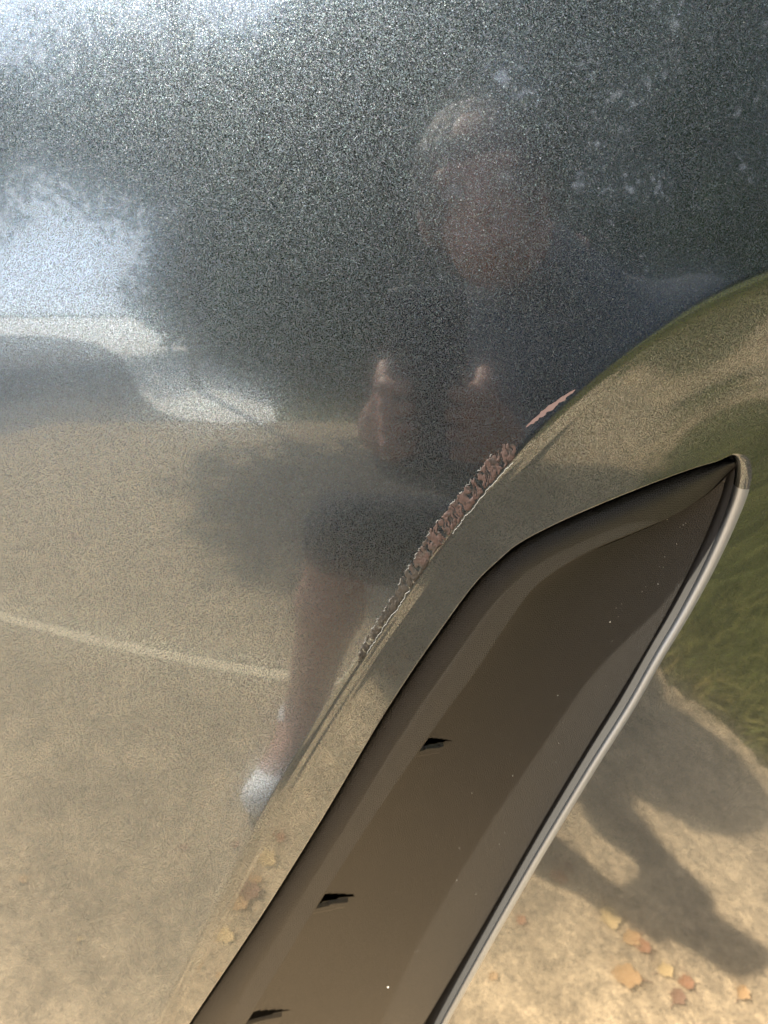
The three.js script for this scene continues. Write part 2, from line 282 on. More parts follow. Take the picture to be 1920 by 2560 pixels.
// ---------------------------------------------------------------- scrape along the fold
{
  const along = (X, Y) => { const q = hit(X, Y, h1); return q[0] * CT[0] + (q[1] - 0.8) * CT[1]; };
  const p0 = along(905, 1672), p1 = along(1300, 1112), r = rng(42);
  const point = (p, d, lift) => { const s = Math.sqrt(1 + crease.dq(p) ** 2), nx = (CN[0] - crease.dq(p) * CT[0]) / s, ny = (CN[1] - crease.dq(p) * CT[1]) / s, q = crease.q(p), x = p * CT[0] + q * CN[0] + d * nx, y = 0.8 + p * CT[1] + q * CN[1] + d * ny, n = normalAt(x, y); return V(x, y, h(x, y)).addScaledVector(n, lift); };
  const leftOf = (s) => -(lerp(0.0034, 0.0086, sstep(0.05, 0.7, s)) * (1 - 0.9 * Math.max(0, (s - 0.955) / 0.045) ** 2) * sstep(-0.06, 0.10, s) * (1 + 0.14 * fbm(s * 14, 1.7, 0, 3)) + 0.0012 * fbm(s * 110, 4.7, 0, 3));
  const rightOf = (s) => lerp(0.0004, -0.0006, s) + 0.0014 * fbm(s * 26, 8.3, 0, 3) - 0.006 * Math.max(0, (s - 0.95) / 0.05) ** 2;
  const R = 640, C = 44, pos = [], uv = [], col = [], idx = [];
  for (let i = 0; i <= R; i++) for (let j = 0; j <= C; j++) {
    const s = i / R, u = j / C, p = lerp(p0, p1, s), d = lerp(leftOf(s), rightOf(s), u), edge = Math.min(1, Math.min(u, 1 - u) * 9) * Math.min(1, s * 30, (1 - s) * 40);
    const X = p * 1000, D = d * 1000, warp = 2.2 * fbm(X * 0.35, D * 0.5, 2, 3), rib = Math.abs(noise(X * 1.05 + D * 0.55 + warp, D * 0.22 + warp * 0.4, 5)), fine = fbm(X * 2.6 + warp, D * 1.7, 9, 3);
    const ht = 0.00075 * (1 - rib * 1.9) * lerp(1, 0.75, s) + 0.00030 * fine - 0.0001;
    const q = point(p, d, lerp(-0.00012, 0.00004 + ht * 0.34, edge)); pos.push(q.x, q.y, q.z); uv.push(q.x, q.y);
    const red = sstep(0.42, 0.60, s + 0.14 * fbm(X * 0.25, D * 0.4, 3, 3)), dark = sstep(0.1, 0.45, fbm(X * 0.9 + 4, D * 0.8, 6, 3) + 0.1), k = lerp(1, 0.25, dark);
    col.push(lerp(0.013, 0.023, red) * k, lerp(0.0105, 0.0115, red) * k, lerp(0.008, 0.0095, red) * k);
  }
  for (let i = 0; i < R; i++) for (let j = 0; j < C; j++) { const a = i * (C + 1) + j, b = a + 1, c = a + C + 1, d = c + 1; idx.push(a, b, c, b, d, c); }
  const scar = part('scrape', geo(pos, idx, null, uv, col), new THREE.MeshPhysicalMaterial({ name: 'torn_plastic', vertexColors: true, roughness: 0.6, side: THREE.DoubleSide }), bumper, 'crumpled reddish brown scrape where the paint is torn off the fold');
  // lifted edges of the paint
  const burrM = new THREE.MeshStandardMaterial({ name: 'lifted_paint_edge', color: new THREE.Color(0.16, 0.16, 0.155), roughness: 0.35 });
  const strand = (s0, s1, f, rad) => { const pts = [], n = Math.max(4, Math.round((s1 - s0) * 160)); for (let i = 0; i <= n; i++) { const s = lerp(s0, s1, i / n); pts.push(point(lerp(p0, p1, s), f(s) + 0.0005 * (r() - 0.5), 0.00026 + 0.0002 * r())); } return new THREE.TubeGeometry(new THREE.CatmullRomCurve3(pts), n * 2, rad, 5, false); };
  part('lifted_edge', strand(0.62, 0.94, (s) => rightOf(s) + 0.0002, 0.00011), burrM, scar, 'thin white edge of lifted paint'); part('lifted_edge', strand(0.06, 0.36, (s) => rightOf(s) + 0.0001, 0.00012), burrM, scar);
  for (let i = 0; i < 16; i++) { const s = 0.06 + 0.88 * (i + r() * 0.7) / 16; part('paint_chip', strand(s, s + 0.008 + 0.022 * r(), (t) => leftOf(t) + 0.0002 + 0.0006 * (r() - 0.5), 0.00006 + 0.00006 * r()), burrM, scar); }
  // pink smear laid on the cover beyond the scrape and thin scratches on the fold
  const m0 = along(1318, 1075), m1 = along(1440, 978), pink = new THREE.MeshStandardMaterial({ name: 'pale_pink', color: new THREE.Color(0.075, 0.05, 0.048), roughness: 0.5 });
  const smear = []; for (let i = 0; i <= 90; i++) { const u = i / 90, w = 0.0013 * Math.pow(Math.sin(Math.PI * u), 0.7) * (0.8 + 0.5 * fbm(u * 16, 2, 0, 3)), row = []; for (let j = 0; j <= 5; j++) row.push(point(lerp(m0, m1, u), -0.0058 + 0.0030 * u + lerp(-w, w * (1 + 0.5 * noise(u * 40, 7)), j / 5), 0.00006)); smear.push(row); }
  part('pink_smear', sheet(smear, null, true), pink, bumper, 'pale pink smear above the scrape');
}
{ // specks of dust caught on the vent floor
  const M = new THREE.MeshStandardMaterial({ name: 'dust', color: new THREE.Color(0.7, 0.68, 0.62), roughness: 0.9 }), list = [], r = rng(8);
  for (const [X, Y, s] of [[1668, 1299, 1.2], [1708, 1312, 1], [1714, 1308, 0.8], [1700, 1318, 0.7], [1692, 1360, 0.9], [1662, 1392, 1], [1658, 1418, 0.9], [1645, 1460, 1.3], [1540, 1520, 0.7], [1525, 1555, 1.1], [1152, 1562, 1], [970, 2468, 2.4], [1554, 1510, 0.7], [890, 2043, 1.6], ...Array.from({ length: 34 }, () => { const t = r(), a = [lerp(1000, 1680, t), lerp(2350, 1400, t)]; return [a[0] + (r() - 0.5) * 300 * (1.1 - t), a[1] + (r() - 0.3) * 160 * (1.1 - t), 0.4 + 0.5 * r() * r()]; })]) { const p = V(...hit(X, Y, deep(0.0085))), g = new THREE.IcosahedronGeometry(0.00022 * s, 1); g.scale(1 + r(), 0.6, 1); g.rotateZ(r() * 3); g.translate(p.x, p.y, p.z); list.push(g); }
  const m = part('dust_specks', mergeGeometries(list), M, bumper); m.userData.kind = 'stuff';
}
// ---------------------------------------------------------------- the ground that the paint mirrors
const concreteMaps = (() => {
  const n = 1024, r = rng(3), sp = new Float32Array(n * n); for (let i = 0; i < sp.length; i++) sp[i] = r();
  const wrap = (x, y, s) => { const k = n / s; const X = Math.floor(x / s), Y = Math.floor(y / s), u = x / s - X, v = y / s - Y, f = (t) => t * t * (3 - 2 * t), c = (i, j) => hash3((X + i) % k, (Y + j) % k, s); return lerp(lerp(c(0, 0), c(1, 0), f(u)), lerp(c(0, 1), c(1, 1), f(u)), f(v)); };
  const val = new Float32Array(n * n);
  for (let j = 0; j < n; j++) for (let i = 0; i < n; i++) val[j * n + i] = 0.22 * wrap(i, j, 128) + 0.22 * wrap(i, j, 32) + 0.24 * wrap(i, j, 16) + 0.32 * wrap(i, j, 8);
  return {
    color: dataTexture(n, (i, j) => { const k = j * n + i, v = val[k], g = sp[k], b = 0.29 + 0.58 * v + (sp[((j >> 2) * n + (i >> 2)) % sp.length] > 0.90 ? -0.16 : 0) + (sp[((j >> 2) * 977 + (i >> 2) * 3 + 51) % sp.length] > 0.92 ? 0.12 : 0) + (g > 0.985 ? 0.14 : g < 0.03 ? -0.2 : 0) + (sp[(k * 7) % sp.length] - 0.5) * 0.08; return [b * 1.0, b * 0.87, b * 0.69]; }, { size: 0.5, srgb: true }),
    bump: dataTexture(n, (i, j) => { const k = j * n + i, v = 0.7 * val[k] + 0.3 * sp[k]; return [v, v, v]; }, { size: 0.5 }),
  };
})();
const concrete = new THREE.MeshStandardMaterial({ name: 'tan_concrete', map: concreteMaps.color, bumpMap: concreteMaps.bump, bumpScale: 0.0025, roughness: 0.92 });
const paleConcrete = new THREE.MeshStandardMaterial({ name: 'pale_concrete', color: new THREE.Color(0.80, 0.78, 0.73), bumpMap: concreteMaps.bump, bumpScale: 0.002, roughness: 0.9 });
const sand = new THREE.MeshStandardMaterial({ name: 'sand_joint', color: new THREE.Color(0.66, 0.55, 0.38), roughness: 1 });
const darkGround = new THREE.MeshStandardMaterial({ name: 'darkGround', color: new THREE.Color(0.085, 0.085, 0.088), roughness: 0.95 });
const soil = new THREE.MeshStandardMaterial({ name: 'lawn_soil', color: new THREE.Color(0.085, 0.085, 0.03), roughness: 1 });
// flat polygon of ground, its top at y
function slab(name, outline, y, thick, material) {
  const s = new THREE.Shape(outline.map(([x, z]) => new THREE.Vector2(x, -z)));
  const g = new THREE.ExtrudeGeometry(s, { depth: thick, bevelEnabled: false }); g.rotateX(-Math.PI / 2); g.translate(0, y - thick, 0);
  const p = g.attributes.position, uv = g.attributes.uv; for (let i = 0; i < p.count; i++) uv.setXY(i, p.getX(i), p.getZ(i));
  return structure(name, g, material);
}
const EDGE = [[0.90, -1.0], [0.83, -0.62], ...[[1915, 1905], [1840, 1850], [1720, 1742], [1655, 1692]].map(([X, Y]) => onGround(X, Y)).map((p) => [p.x, p.z]), ...[[1625, 1205], [1690, 1110], [1735, 1000], [1762, 915]].map(([X, Y]) => onGround(X, Y)).map((p) => [p.x, p.z]), [0.99, 0.30], [0.90, 0.44], [0.80, 0.595]];
const lawnEdge = (() => { const out = spline(EDGE, 60); return out.map(([x, z], i) => [x + 0.012 * noise(i * 0.9, 3), z + 0.012 * noise(i * 0.9, 9)]); })();
slab('driveway', [[-3.4, 0.62], [-3.4, -3.2], [0.9, -3.2], [0.86, -1.6], ...lawnEdge.map(([x, z]) => [x, Math.min(z, 0.59 + 0.012 * x)])], 0, 0.12, concrete);
slab('driveway', [[-3.4, 0.672], [0.79, 0.646], [0.72, 1.2], [0.55, 2.4], [0.3, 4.2], [-1.69, 3.96], [-2.8, 3.58], [-3.4, 3.3]], 0.001, 0.12, concrete);
slab('driveway_joint', [[-3.4, 0.668], [-3.4, 0.624], [0.79, 0.600], [0.79, 0.642]], -0.002, 0.1, sand);
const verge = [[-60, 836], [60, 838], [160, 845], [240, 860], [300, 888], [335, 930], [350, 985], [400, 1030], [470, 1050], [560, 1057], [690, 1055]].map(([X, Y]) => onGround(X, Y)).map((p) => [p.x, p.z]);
slab('pale_pavement', [...verge, [-2.0, 4.7], ...[[660, 985], [560, 920], [480, 890]].map(([X, Y]) => onGround(X, Y)).map((p) => [p.x, p.z]), [-7.5, 14], [-10, 24], [-40, 60], [-90, 40]], 0.004, 0.12, paleConcrete);
slab('dark_ground', [[-3.4, 3.28], ...verge.slice(0, 9).reverse(), [-90, 30], [-60, -4], [-3.42, -4]], -0.012, 0.12, darkGround);  // one even dark ground colour up to the edge of the pale pavement
{ const g = new THREE.CircleGeometry(160, 64); g.rotateX(-Math.PI / 2); g.translate(0, -0.022, 0); structure('lawn', g, soil); }
{ // grass blades on the lawn beside the drive
  const r = rng(21), blade = new THREE.BufferGeometry(); blade.setAttribute('position', new THREE.Float32BufferAttribute([-0.0022, 0, 0, 0.0022, 0, 0, -0.0014, 0.5, 0.10, 0.0014, 0.5, 0.10, 0, 1, 0.38], 3)); blade.setIndex([0, 1, 2, 1, 3, 2, 2, 3, 4]); blade.computeVertexNormals();
  const mat = new THREE.MeshPhysicalMaterial({ name: 'grass', color: 0xffffff, roughness: 0.75, transmission: 0.25, thickness: 0, side: THREE.DoubleSide });
  const poly = [...lawnEdge, [0.73, 1.2], [0.56, 2.4], [0.32, 4.2], [3.6, 4.6], [3.6, -2.2], [0.9, -2.2]];
  const inside = (x, z) => { let c = false; for (let i = 0, j = poly.length - 1; i < poly.length; j = i++) { const a = poly[i], b = poly[j]; if ((a[1] > z) !== (b[1] > z) && x < (b[0] - a[0]) * (z - a[1]) / (b[1] - a[1]) + a[0]) c = !c; } return c; };
  const list = []; let guard = 0;
  while (list.length < 60000 && guard++ < 400000) { const near = r() < 0.7, x = near ? 0.55 + 1.1 * r() : 0.3 + 3.3 * r(), z = near ? -0.9 + 2.3 * r() : -2.2 + 6.5 * r(); if (inside(x, z)) list.push([x, z]); }
  const m = new THREE.InstancedMesh(blade, mat, list.length), o = new THREE.Object3D(), col = new THREE.Color();
  list.forEach(([x, z], i) => {
    o.position.set(x, -0.022, z); o.rotation.set((r() - 0.5) * 0.7, r() * 6.283, (r() - 0.5) * 0.7); const hgt = 0.035 + 0.04 * r(); o.scale.set(1 + 0.6 * r(), hgt, hgt); o.updateMatrix(); m.setMatrixAt(i, o.matrix);
    const dry = clamp(0.32 + 0.9 * fbm(x * 3.1, z * 3.1, 4, 3)) * r(); m.setColorAt(i, col.setRGB(lerp(0.13, 0.40, dry), lerp(0.145, 0.28, dry), lerp(0.03, 0.09, dry)));
  });
  m.name = 'lawn_grass'; m.userData = { label: 'short green and straw coloured grass beside the driveway', category: 'grass', kind: 'stuff' }; m.castShadow = m.receiveShadow = true; scene.add(m);
}

// ---------------------------------------------------------------- fallen leaves on the driveway
{
  const mats = [[0.24, 0.10, 0.045], [0.33, 0.19, 0.08], [0.15, 0.07, 0.04], [0.42, 0.29, 0.13]].map((c, i) => new THREE.MeshStandardMaterial({ name: 'dry_leaf_' + i, color: new THREE.Color(...c), roughness: 0.7, side: THREE.DoubleSide }));
  const tints = ['red brown', 'tan', 'dark brown', 'straw coloured'];
  const spots = [[1395, 2195, 0.034, 0], [1420, 2170, 0.026, 2], [1520, 2295, 0.04, 3], [1575, 2345, 0.036, 1], [1600, 2365, 0.03, 0], [1660, 2425, 0.038, 3], [1560, 2440, 0.042, 1], [1690, 2490, 0.03, 2], [1300, 2300, 0.024, 0], [1710, 2455, 0.028, 0], [1230, 2440, 0.022, 1], [1850, 2480, 0.03, 1],
    [700, 2095, 0.026, 0], [665, 2150, 0.03, 3], [640, 2200, 0.026, 1], [600, 2260, 0.034, 1], [625, 2230, 0.028, 2], [560, 2340, 0.03, 3], [980, 1680, 0.028, 0], [1010, 1640, 0.022, 1], [460, 2120, 0.024, 0], [590, 2115, 0.026, 0], [185, 1345, 0.09, 0], [500, 2420, 0.022, 1], [200, 2350, 0.02, 3], [60, 2200, 0.022, 1]];
  const r = rng(77);
  for (const [X, Y, big, k] of spots) {
    const size = big * (0.55 + 0.4 * r());
    const p = onGround(X, Y), pos = [], idx = [], n = 13, curl = 0.5 + 0.9 * r();
    for (let i = 0; i <= n; i++) { const u = i / n, w = 0.36 * Math.sin(Math.PI * Math.min(1, u * 1.02)) ** 0.8 * (0.72 + 0.42 * Math.abs(Math.sin(u * 8.5 + k)) + 0.2 * r()); for (let s = -1; s <= 1; s++) pos.push((u - 0.5) * size, size * (0.05 + curl * (s * s * 0.28 * w * 2 + 0.35 * (u - 0.5) ** 2)), s * w * size); }
    for (let i = 0; i < n; i++) for (let s = 0; s < 2; s++) { const a = i * 3 + s; idx.push(a, a + 1, a + 3, a + 1, a + 4, a + 3); }
    const leaf = thing('fallen_leaf', `curled ${tints[k]} fallen leaf on the driveway, mirrored in the paint`, 'leaf', `${tints[k]} leaves on the driveway`);
    part('blade', geo(pos, idx), mats[k], leaf);
    const stem = new THREE.CylinderGeometry(size * 0.018, size * 0.03, size * 0.4, 5); stem.rotateZ(Math.PI / 2); stem.translate(-size * 0.66, size * 0.09, 0); part('stem', stem, mats[2], leaf);
    leaf.position.set(p.x, 0.001, p.z); leaf.rotation.y = r() * 6.283;
  }
}

// ---------------------------------------------------------------- trees
const bark = new THREE.MeshStandardMaterial({ name: 'bark', color: new THREE.Color(0.11, 0.08, 0.055), roughness: 0.95 });
const foliageMats = [[0.045, 0.085, 0.025], [0.06, 0.10, 0.03], [0.035, 0.065, 0.024], [0.075, 0.11, 0.03]].map((c, i) => new THREE.MeshPhysicalMaterial({ name: 'leaves_' + i, color: new THREE.Color(...c), roughness: 0.8, transmission: 0.25, thickness: 0, side: THREE.DoubleSide }));
function tree(name, label, az, dist, height, radius, low, count, k, seed) {
  const r = rng(seed), t = thing(name, label, name === 'tree' ? 'tree' : 'shrub', name === 'tree' ? 'trees round the drive' : 'shrubs round the drive'), a = az * Math.PI / 180;
  t.position.set(Math.sin(a) * dist, -0.022, -0.3 + Math.cos(a) * dist);
  const limbs = [], clumps = [];
  const limb = (p, q, r0, r1) => { const d = q.clone().sub(p), g = new THREE.CylinderGeometry(r1, r0, d.length(), 8, 1, true); g.translate(0, d.length() / 2, 0); g.applyQuaternion(new THREE.Quaternion().setFromUnitVectors(V(0, 1, 0), d.normalize())); g.translate(p.x, p.y, p.z); limbs.push(g); };
  const top = V((r() - 0.5) * 0.4, height * 0.72, (r() - 0.5) * 0.4), r0 = (az < -29 && az > -32 ? 0.010 : 0.026) * height; limb(V(0, 0, 0), top, r0, r0 * 0.4);
  const n = 11;
  for (let i = 0; i < n; i++) {
    const u = (i + 0.5) / n, y = lerp(low, height * 0.95, u), ang = i * 2.4 + r(), reach = radius * Math.sin(Math.PI * clamp(0.12 + 0.82 * u)) * (0.55 + 0.45 * r()), c = V(Math.cos(ang) * reach * 0.75, y, Math.sin(ang) * reach * 0.75);
    limb(V(top.x * u, Math.max(0.1, Math.min(y * 0.75, top.y)), top.z * u), c, r0 * 0.35, r0 * 0.12); clumps.push([c, radius * (0.34 + 0.2 * r())]);
  }
  const pos = [], idx = [];
  for (let i = 0; i < count; i++) {
    const [c, cr] = clumps[Math.floor(r() * clumps.length)], th = r() * 6.283, z = r() * 2 - 1, rr = cr * Math.cbrt(r()) * (0.8 + 0.4 * r()), s = Math.sqrt(1 - z * z), p = V(c.x + rr * s * Math.cos(th), Math.max(low * 0.5, c.y + rr * z * 0.85), c.z + rr * s * Math.sin(th));
    const sz = 0.06 + 0.09 * r(), e = new THREE.Quaternion().setFromEuler(new THREE.Euler(r() * 6.3, r() * 6.3, r() * 6.3)), b = pos.length / 3;
    for (const [x, y] of [[-1, 0], [0, -0.5], [1, 0], [0, 0.5]]) { const v = V(x * sz, y * sz, 0).applyQuaternion(e).add(p); pos.push(v.x, v.y, v.z); }
    idx.push(b, b + 1, b + 2, b, b + 2, b + 3);
  }
  part('trunk', mergeGeometries(limbs), bark, t); part('crown', geo(pos, idx), foliageMats[k], t);
}
const KIND = ['dark green', 'mid green', 'blackish green', 'yellow green'];
[[-31, 13, 5.4, 3.4, 3.2, 7500, 2], [-29.2, 6.8, 6.0, 1.35, 4.6, 2600, 1], [-52, 11, 4.4, 2.2, 2.6, 4200, 0], [-19, 9.5, 4.3, 2.2, 0.9, 8000, 0], [-11, 8.5, 4.9, 2.2, 1.0, 8000, 2], [-2, 9, 7.0, 2.4, 1.2, 8000, 0], [6, 9.5, 8.6, 2.5, 1.4, 4200, 1], [16, 8.5, 8.4, 2.6, 1.2, 8000, 0], [27, 9, 9, 2.8, 1.2, 5200, 3], [39, 9.5, 8.4, 2.8, 1.2, 8000, 0], [52, 9, 8, 2.8, 1.0, 8000, 1], [66, 9, 7.6, 2.8, 1.0, 8000, 2], [82, 10, 7.2, 2.8, 1.0, 7000, 0], [100, 11, 7, 2.8, 1.0, 6000, 1]]
  .forEach((a, i) => tree('tree', `leafy ${KIND[a[6]]} tree with an uneven crown beyond the driveway`, ...a, 100 + i));
[[-28, 13, 2.6, 1.5, 0.3, 5000, 2], [-25, 10.5, 2.2, 1.3, 0.2, 4500, 0], [-14, 6.6, 1.9, 1.1, 0.15, 4500, 2], [-18, 7.6, 2.1, 1.2, 0.15, 4500, 0], [22, 6.5, 1.8, 1.2, 0.15, 4000, 3], [34, 6.2, 1.6, 1.1, 0.15, 4000, 0], [45, 6.4, 1.7, 1.1, 0.15, 4000, 3], [8, 7, 1.8, 1.1, 0.15, 4000, 0]]
  .forEach((a, i) => tree('shrub', `low round ${KIND[a[6]]} shrub standing before the trees`, ...a, 200 + i));

// ---------------------------------------------------------------- the person who takes the picture, crouching before the bumper
// surface of a distance field, by marching tetrahedra
function polygonise(f, lo, hi, cell) {
  const n = [0, 1, 2].map((k) => Math.ceil((hi[k] - lo[k]) / cell) + 1), at = (i, j, k) => (k * n[1] + j) * n[0] + i, val = new Float32Array(n[0] * n[1] * n[2]), pos = [], idx = [], made = new Map();
  for (let k = 0; k < n[2]; k++) for (let j = 0; j < n[1]; j++) for (let i = 0; i < n[0]; i++) val[at(i, j, k)] = f(lo[0] + i * cell, lo[1] + j * cell, lo[2] + k * cell);
  const xyz = (v) => [lo[0] + (v % n[0]) * cell, lo[1] + (Math.floor(v / n[0]) % n[1]) * cell, lo[2] + Math.floor(v / (n[0] * n[1])) * cell];
  const edge = (a, b) => { if (a > b) [a, b] = [b, a]; const key = a * 67108864 + b; if (!made.has(key)) { const t = val[a] / (val[a] - val[b]), p = xyz(a), q = xyz(b); pos.push(lerp(p[0], q[0], t), lerp(p[1], q[1], t), lerp(p[2], q[2], t)); made.set(key, pos.length / 3 - 1); } return made.get(key); };
  const TETS = [[0, 5, 1, 6], [0, 1, 2, 6], [0, 2, 3, 6], [0, 3, 7, 6], [0, 7, 4, 6], [0, 4, 5, 6]];
  for (let k = 0; k < n[2] - 1; k++) for (let j = 0; j < n[1] - 1; j++) for (let i = 0; i < n[0] - 1; i++) {
    const c = [at(i, j, k), at(i + 1, j, k), at(i + 1, j + 1, k), at(i, j + 1, k), at(i, j, k + 1), at(i + 1, j, k + 1), at(i + 1, j + 1, k + 1), at(i, j + 1, k + 1)];
    let s = 0; for (const v of c) s += val[v] < 0 ? 1 : 0; if (s === 0 || s === 8) continue;
    for (const t of TETS) {
      const v = t.map((q) => c[q]), inn = v.filter((q) => val[q] < 0), out = v.filter((q) => val[q] >= 0);
      if (!inn.length || !out.length) continue;
      if (inn.length === 1) idx.push(edge(inn[0], out[0]), edge(inn[0], out[1]), edge(inn[0], out[2]));
      else if (inn.length === 3) idx.push(edge(out[0], inn[0]), edge(out[0], inn[1]), edge(out[0], inn[2]));
      else { const a = edge(inn[0], out[0]), b = edge(inn[0], out[1]), d = edge(inn[1], out[0]), e = edge(inn[1], out[1]); idx.push(a, b, e, a, e, d); }
    }
  }
  const nor = [], e = cell * 0.4; for (let i = 0; i < pos.length; i += 3) { const [x, y, z] = [pos[i], pos[i + 1], pos[i + 2]], g = V(f(x + e, y, z) - f(x - e, y, z), f(x, y + e, z) - f(x, y - e, z), f(x, y, z + e) - f(x, y, z - e)).normalize(); nor.push(g.x, g.y, g.z); }
  for (let i = 0; i < idx.length; i += 3) { const [a, b, c] = [idx[i] * 3, idx[i + 1] * 3, idx[i + 2] * 3], u = [0, 1, 2].map((k) => pos[b + k] - pos[a + k]), w = [0, 1, 2].map((k) => pos[c + k] - pos[a + k]); if ((u[1] * w[2] - u[2] * w[1]) * nor[a] + (u[2] * w[0] - u[0] * w[2]) * nor[a + 1] + (u[0] * w[1] - u[1] * w[0]) * nor[a + 2] < 0) [idx[i + 1], idx[i + 2]] = [idx[i + 2], idx[i + 1]]; }
  return geo(pos, idx, nor);
}
const smin = (a, b, k) => { const t = Math.max(k - Math.abs(a - b), 0) / k; return Math.min(a, b) - t * t * k * 0.25; };
const bone = (a, ra, b, rb) => { const dx = b[0] - a[0], dy = b[1] - a[1], dz = b[2] - a[2], l = dx * dx + dy * dy + dz * dz; return (x, y, z) => { const t = clamp(((x - a[0]) * dx + (y - a[1]) * dy + (z - a[2]) * dz) / l); return Math.hypot(x - a[0] - t * dx, y - a[1] - t * dy, z - a[2] - t * dz) - lerp(ra, rb, t); }; };
const blend = (list, k) => (x, y, z) => { let d = list[0](x, y, z); for (let i = 1; i < list.length; i++) d = smin(d, list[i](x, y, z), k); return d; };
const ball = (c, r) => (x, y, z) => { const q = Math.hypot((x - c[0]) / r[0], (y - c[1]) / r[1], (z - c[2]) / r[2]); return (q - 1) * Math.min(...r); };
{
  const foot = onGround(672, 1995);
  const J = {
    hipL: [0.15, 0.36, 0.66], hipR: [0.33, 0.35, 0.70], kneeL: [-0.19, 0.49, 0.36], kneeR: [0.42, 0.07, 0.47], ankL: [foot.x + 0.03, 0.085, foot.z + 0.13], ankR: [0.42, 0.06, 0.84], toeL: [foot.x, 0.032, foot.z - 0.03], toeR: [0.43, 0.034, 0.93],
    pelvis: [0.24, 0.39, 0.70], waist: [0.25, 0.55, 0.66], chest: [0.23, 0.74, 0.56], neck0: [0.17, 0.86, 0.47], neck1: [0.10, 0.92, 0.41], head: [0.03, 0.99, 0.345], shL: [0.05, 0.83, 0.46], shR: [0.39, 0.83, 0.53], elL: [0.03, 0.62, 0.37], elR: [0.40, 0.61, 0.39],
  };
  // the phone's own axes: a to the right, b up, c towards the person
  const L = (a, b, c) => [EYE.x + a, EYE.y + b * UPV.y - c * FWD.y, b * UPV.z - c * FWD.z];
  const hand = (m, db, w) => { const s = (a, b, c) => L(m > 0 ? a + 0.012 : -0.0375 - a - 0.004, b + db, c); return { wrist: s(...w), s }; };
  const left = hand(1, -0.045, [-0.075, -0.145, 0.10]), right = hand(-1, -0.05, [-0.115, -0.135, 0.085]);
  const legL = [bone(J.hipL, 0.092, J.kneeL, 0.060), bone(J.kneeL, 0.056, [lerp(J.kneeL[0], J.ankL[0], 0.35), lerp(J.kneeL[1], J.ankL[1], 0.35), lerp(J.kneeL[2], J.ankL[2], 0.35) + 0.015], 0.056), bone([lerp(J.kneeL[0], J.ankL[0], 0.35), lerp(J.kneeL[1], J.ankL[1], 0.35), lerp(J.kneeL[2], J.ankL[2], 0.35) + 0.015], 0.056, J.ankL, 0.036), bone(J.ankL, 0.036, J.toeL, 0.028)];
  const legR = [bone(J.hipR, 0.092, J.kneeR, 0.060), bone(J.kneeR, 0.056, [0.42, 0.075, 0.60], 0.056), bone([0.42, 0.075, 0.60], 0.056, J.ankR, 0.036), bone(J.ankR, 0.036, J.toeR, 0.028)];
  const trunk = [bone(J.pelvis, 0.15, J.waist, 0.135), bone(J.waist, 0.135, J.chest, 0.15), bone([0.09, 0.80, 0.49], 0.085, [0.35, 0.80, 0.54], 0.085), bone(J.neck0, 0.062, J.neck1, 0.055), bone(J.chest, 0.13, J.neck0, 0.07)];
  const armL = [bone(J.shL, 0.062, J.elL, 0.044), bone(J.elL, 0.045, left.wrist, 0.028)], armR = [bone(J.shR, 0.062, J.elR, 0.044), bone(J.elR, 0.045, right.wrist, 0.028)];
  const all = blend([...trunk, ...legL, ...legR, ...armL, ...armR], 0.035);
  const [hx, hy, hz] = J.head;
  const face = blend([ball([hx, hy + 0.025, hz + 0.01], [0.078, 0.098, 0.096]), ball([hx, hy - 0.045, hz - 0.030], [0.054, 0.068, 0.066]), bone([hx, hy + 0.012, hz - 0.083], 0.009, [hx, hy - 0.022, hz - 0.103], 0.013), ball([hx - 0.081, hy - 0.005, hz + 0.012], [0.012, 0.031, 0.020]), ball([hx + 0.081, hy - 0.005, hz + 0.012], [0.012, 0.031, 0.020]), ball([hx, hy - 0.062, hz - 0.091], [0.024, 0.007, 0.008]), bone([hx - 0.045, hy + 0.03, hz - 0.078], 0.010, [hx + 0.045, hy + 0.03, hz - 0.078], 0.010), bone(J.neck0, 0.06, [hx, hy - 0.04, hz + 0.03], 0.054)], 0.016);
  const TILT = 0.22, ct = Math.cos(TILT), st = Math.sin(TILT), tilt = (f) => (x, y, z) => { const u = x - hx, v = y - hy + 0.05; return f(hx + u * ct + v * st, hy - 0.05 - u * st + v * ct, z); };   // the head leans to one side
  const headUp = (x, y, z) => Math.max(face(x, y, z), -ball([hx - 0.032, hy + 0.008, hz - 0.098], [0.016, 0.010, 0.016])(x, y, z), -ball([hx + 0.032, hy + 0.008, hz - 0.098], [0.016, 0.010, 0.016])(x, y, z)), head = tilt(headUp);
  const handField = (H) => {
    const { s, wrist } = H, list = [bone(wrist, 0.027, s(-0.085, -0.10, 0.066), 0.026), bone(s(-0.085, -0.10, 0.066), 0.022, s(-0.074, -0.040, 0.036), 0.015), bone(s(-0.085, -0.10, 0.066), 0.022, s(-0.075, -0.078, 0.038), 0.016)], fingers = [];
    const len = [0.84, 1.0, 1.06, 0.94];
    for (let i = 0; i < 4; i++) { const b = -0.088 + 0.0205 * i, k = len[i]; fingers.push(blend([bone(s(-0.076, b + 0.006, 0.034), 0.0090, s(-0.0745, b + 0.002, 0.012), 0.0084), bone(s(-0.0745, b + 0.002, 0.012), 0.0084, s(-0.069, b, -0.0035), 0.0078), bone(s(-0.069, b, -0.0035), 0.0078, s(-0.069 + 0.020 * k, b + 0.002, -0.0056), 0.0072)], 0.006)); }
    fingers.push(blend([bone(s(-0.093, -0.082, 0.055), 0.014, s(-0.066, -0.052, 0.034), 0.011), bone(s(-0.066, -0.052, 0.034), 0.011, s(-0.034, -0.030, 0.0215), 0.0088)], 0.008));
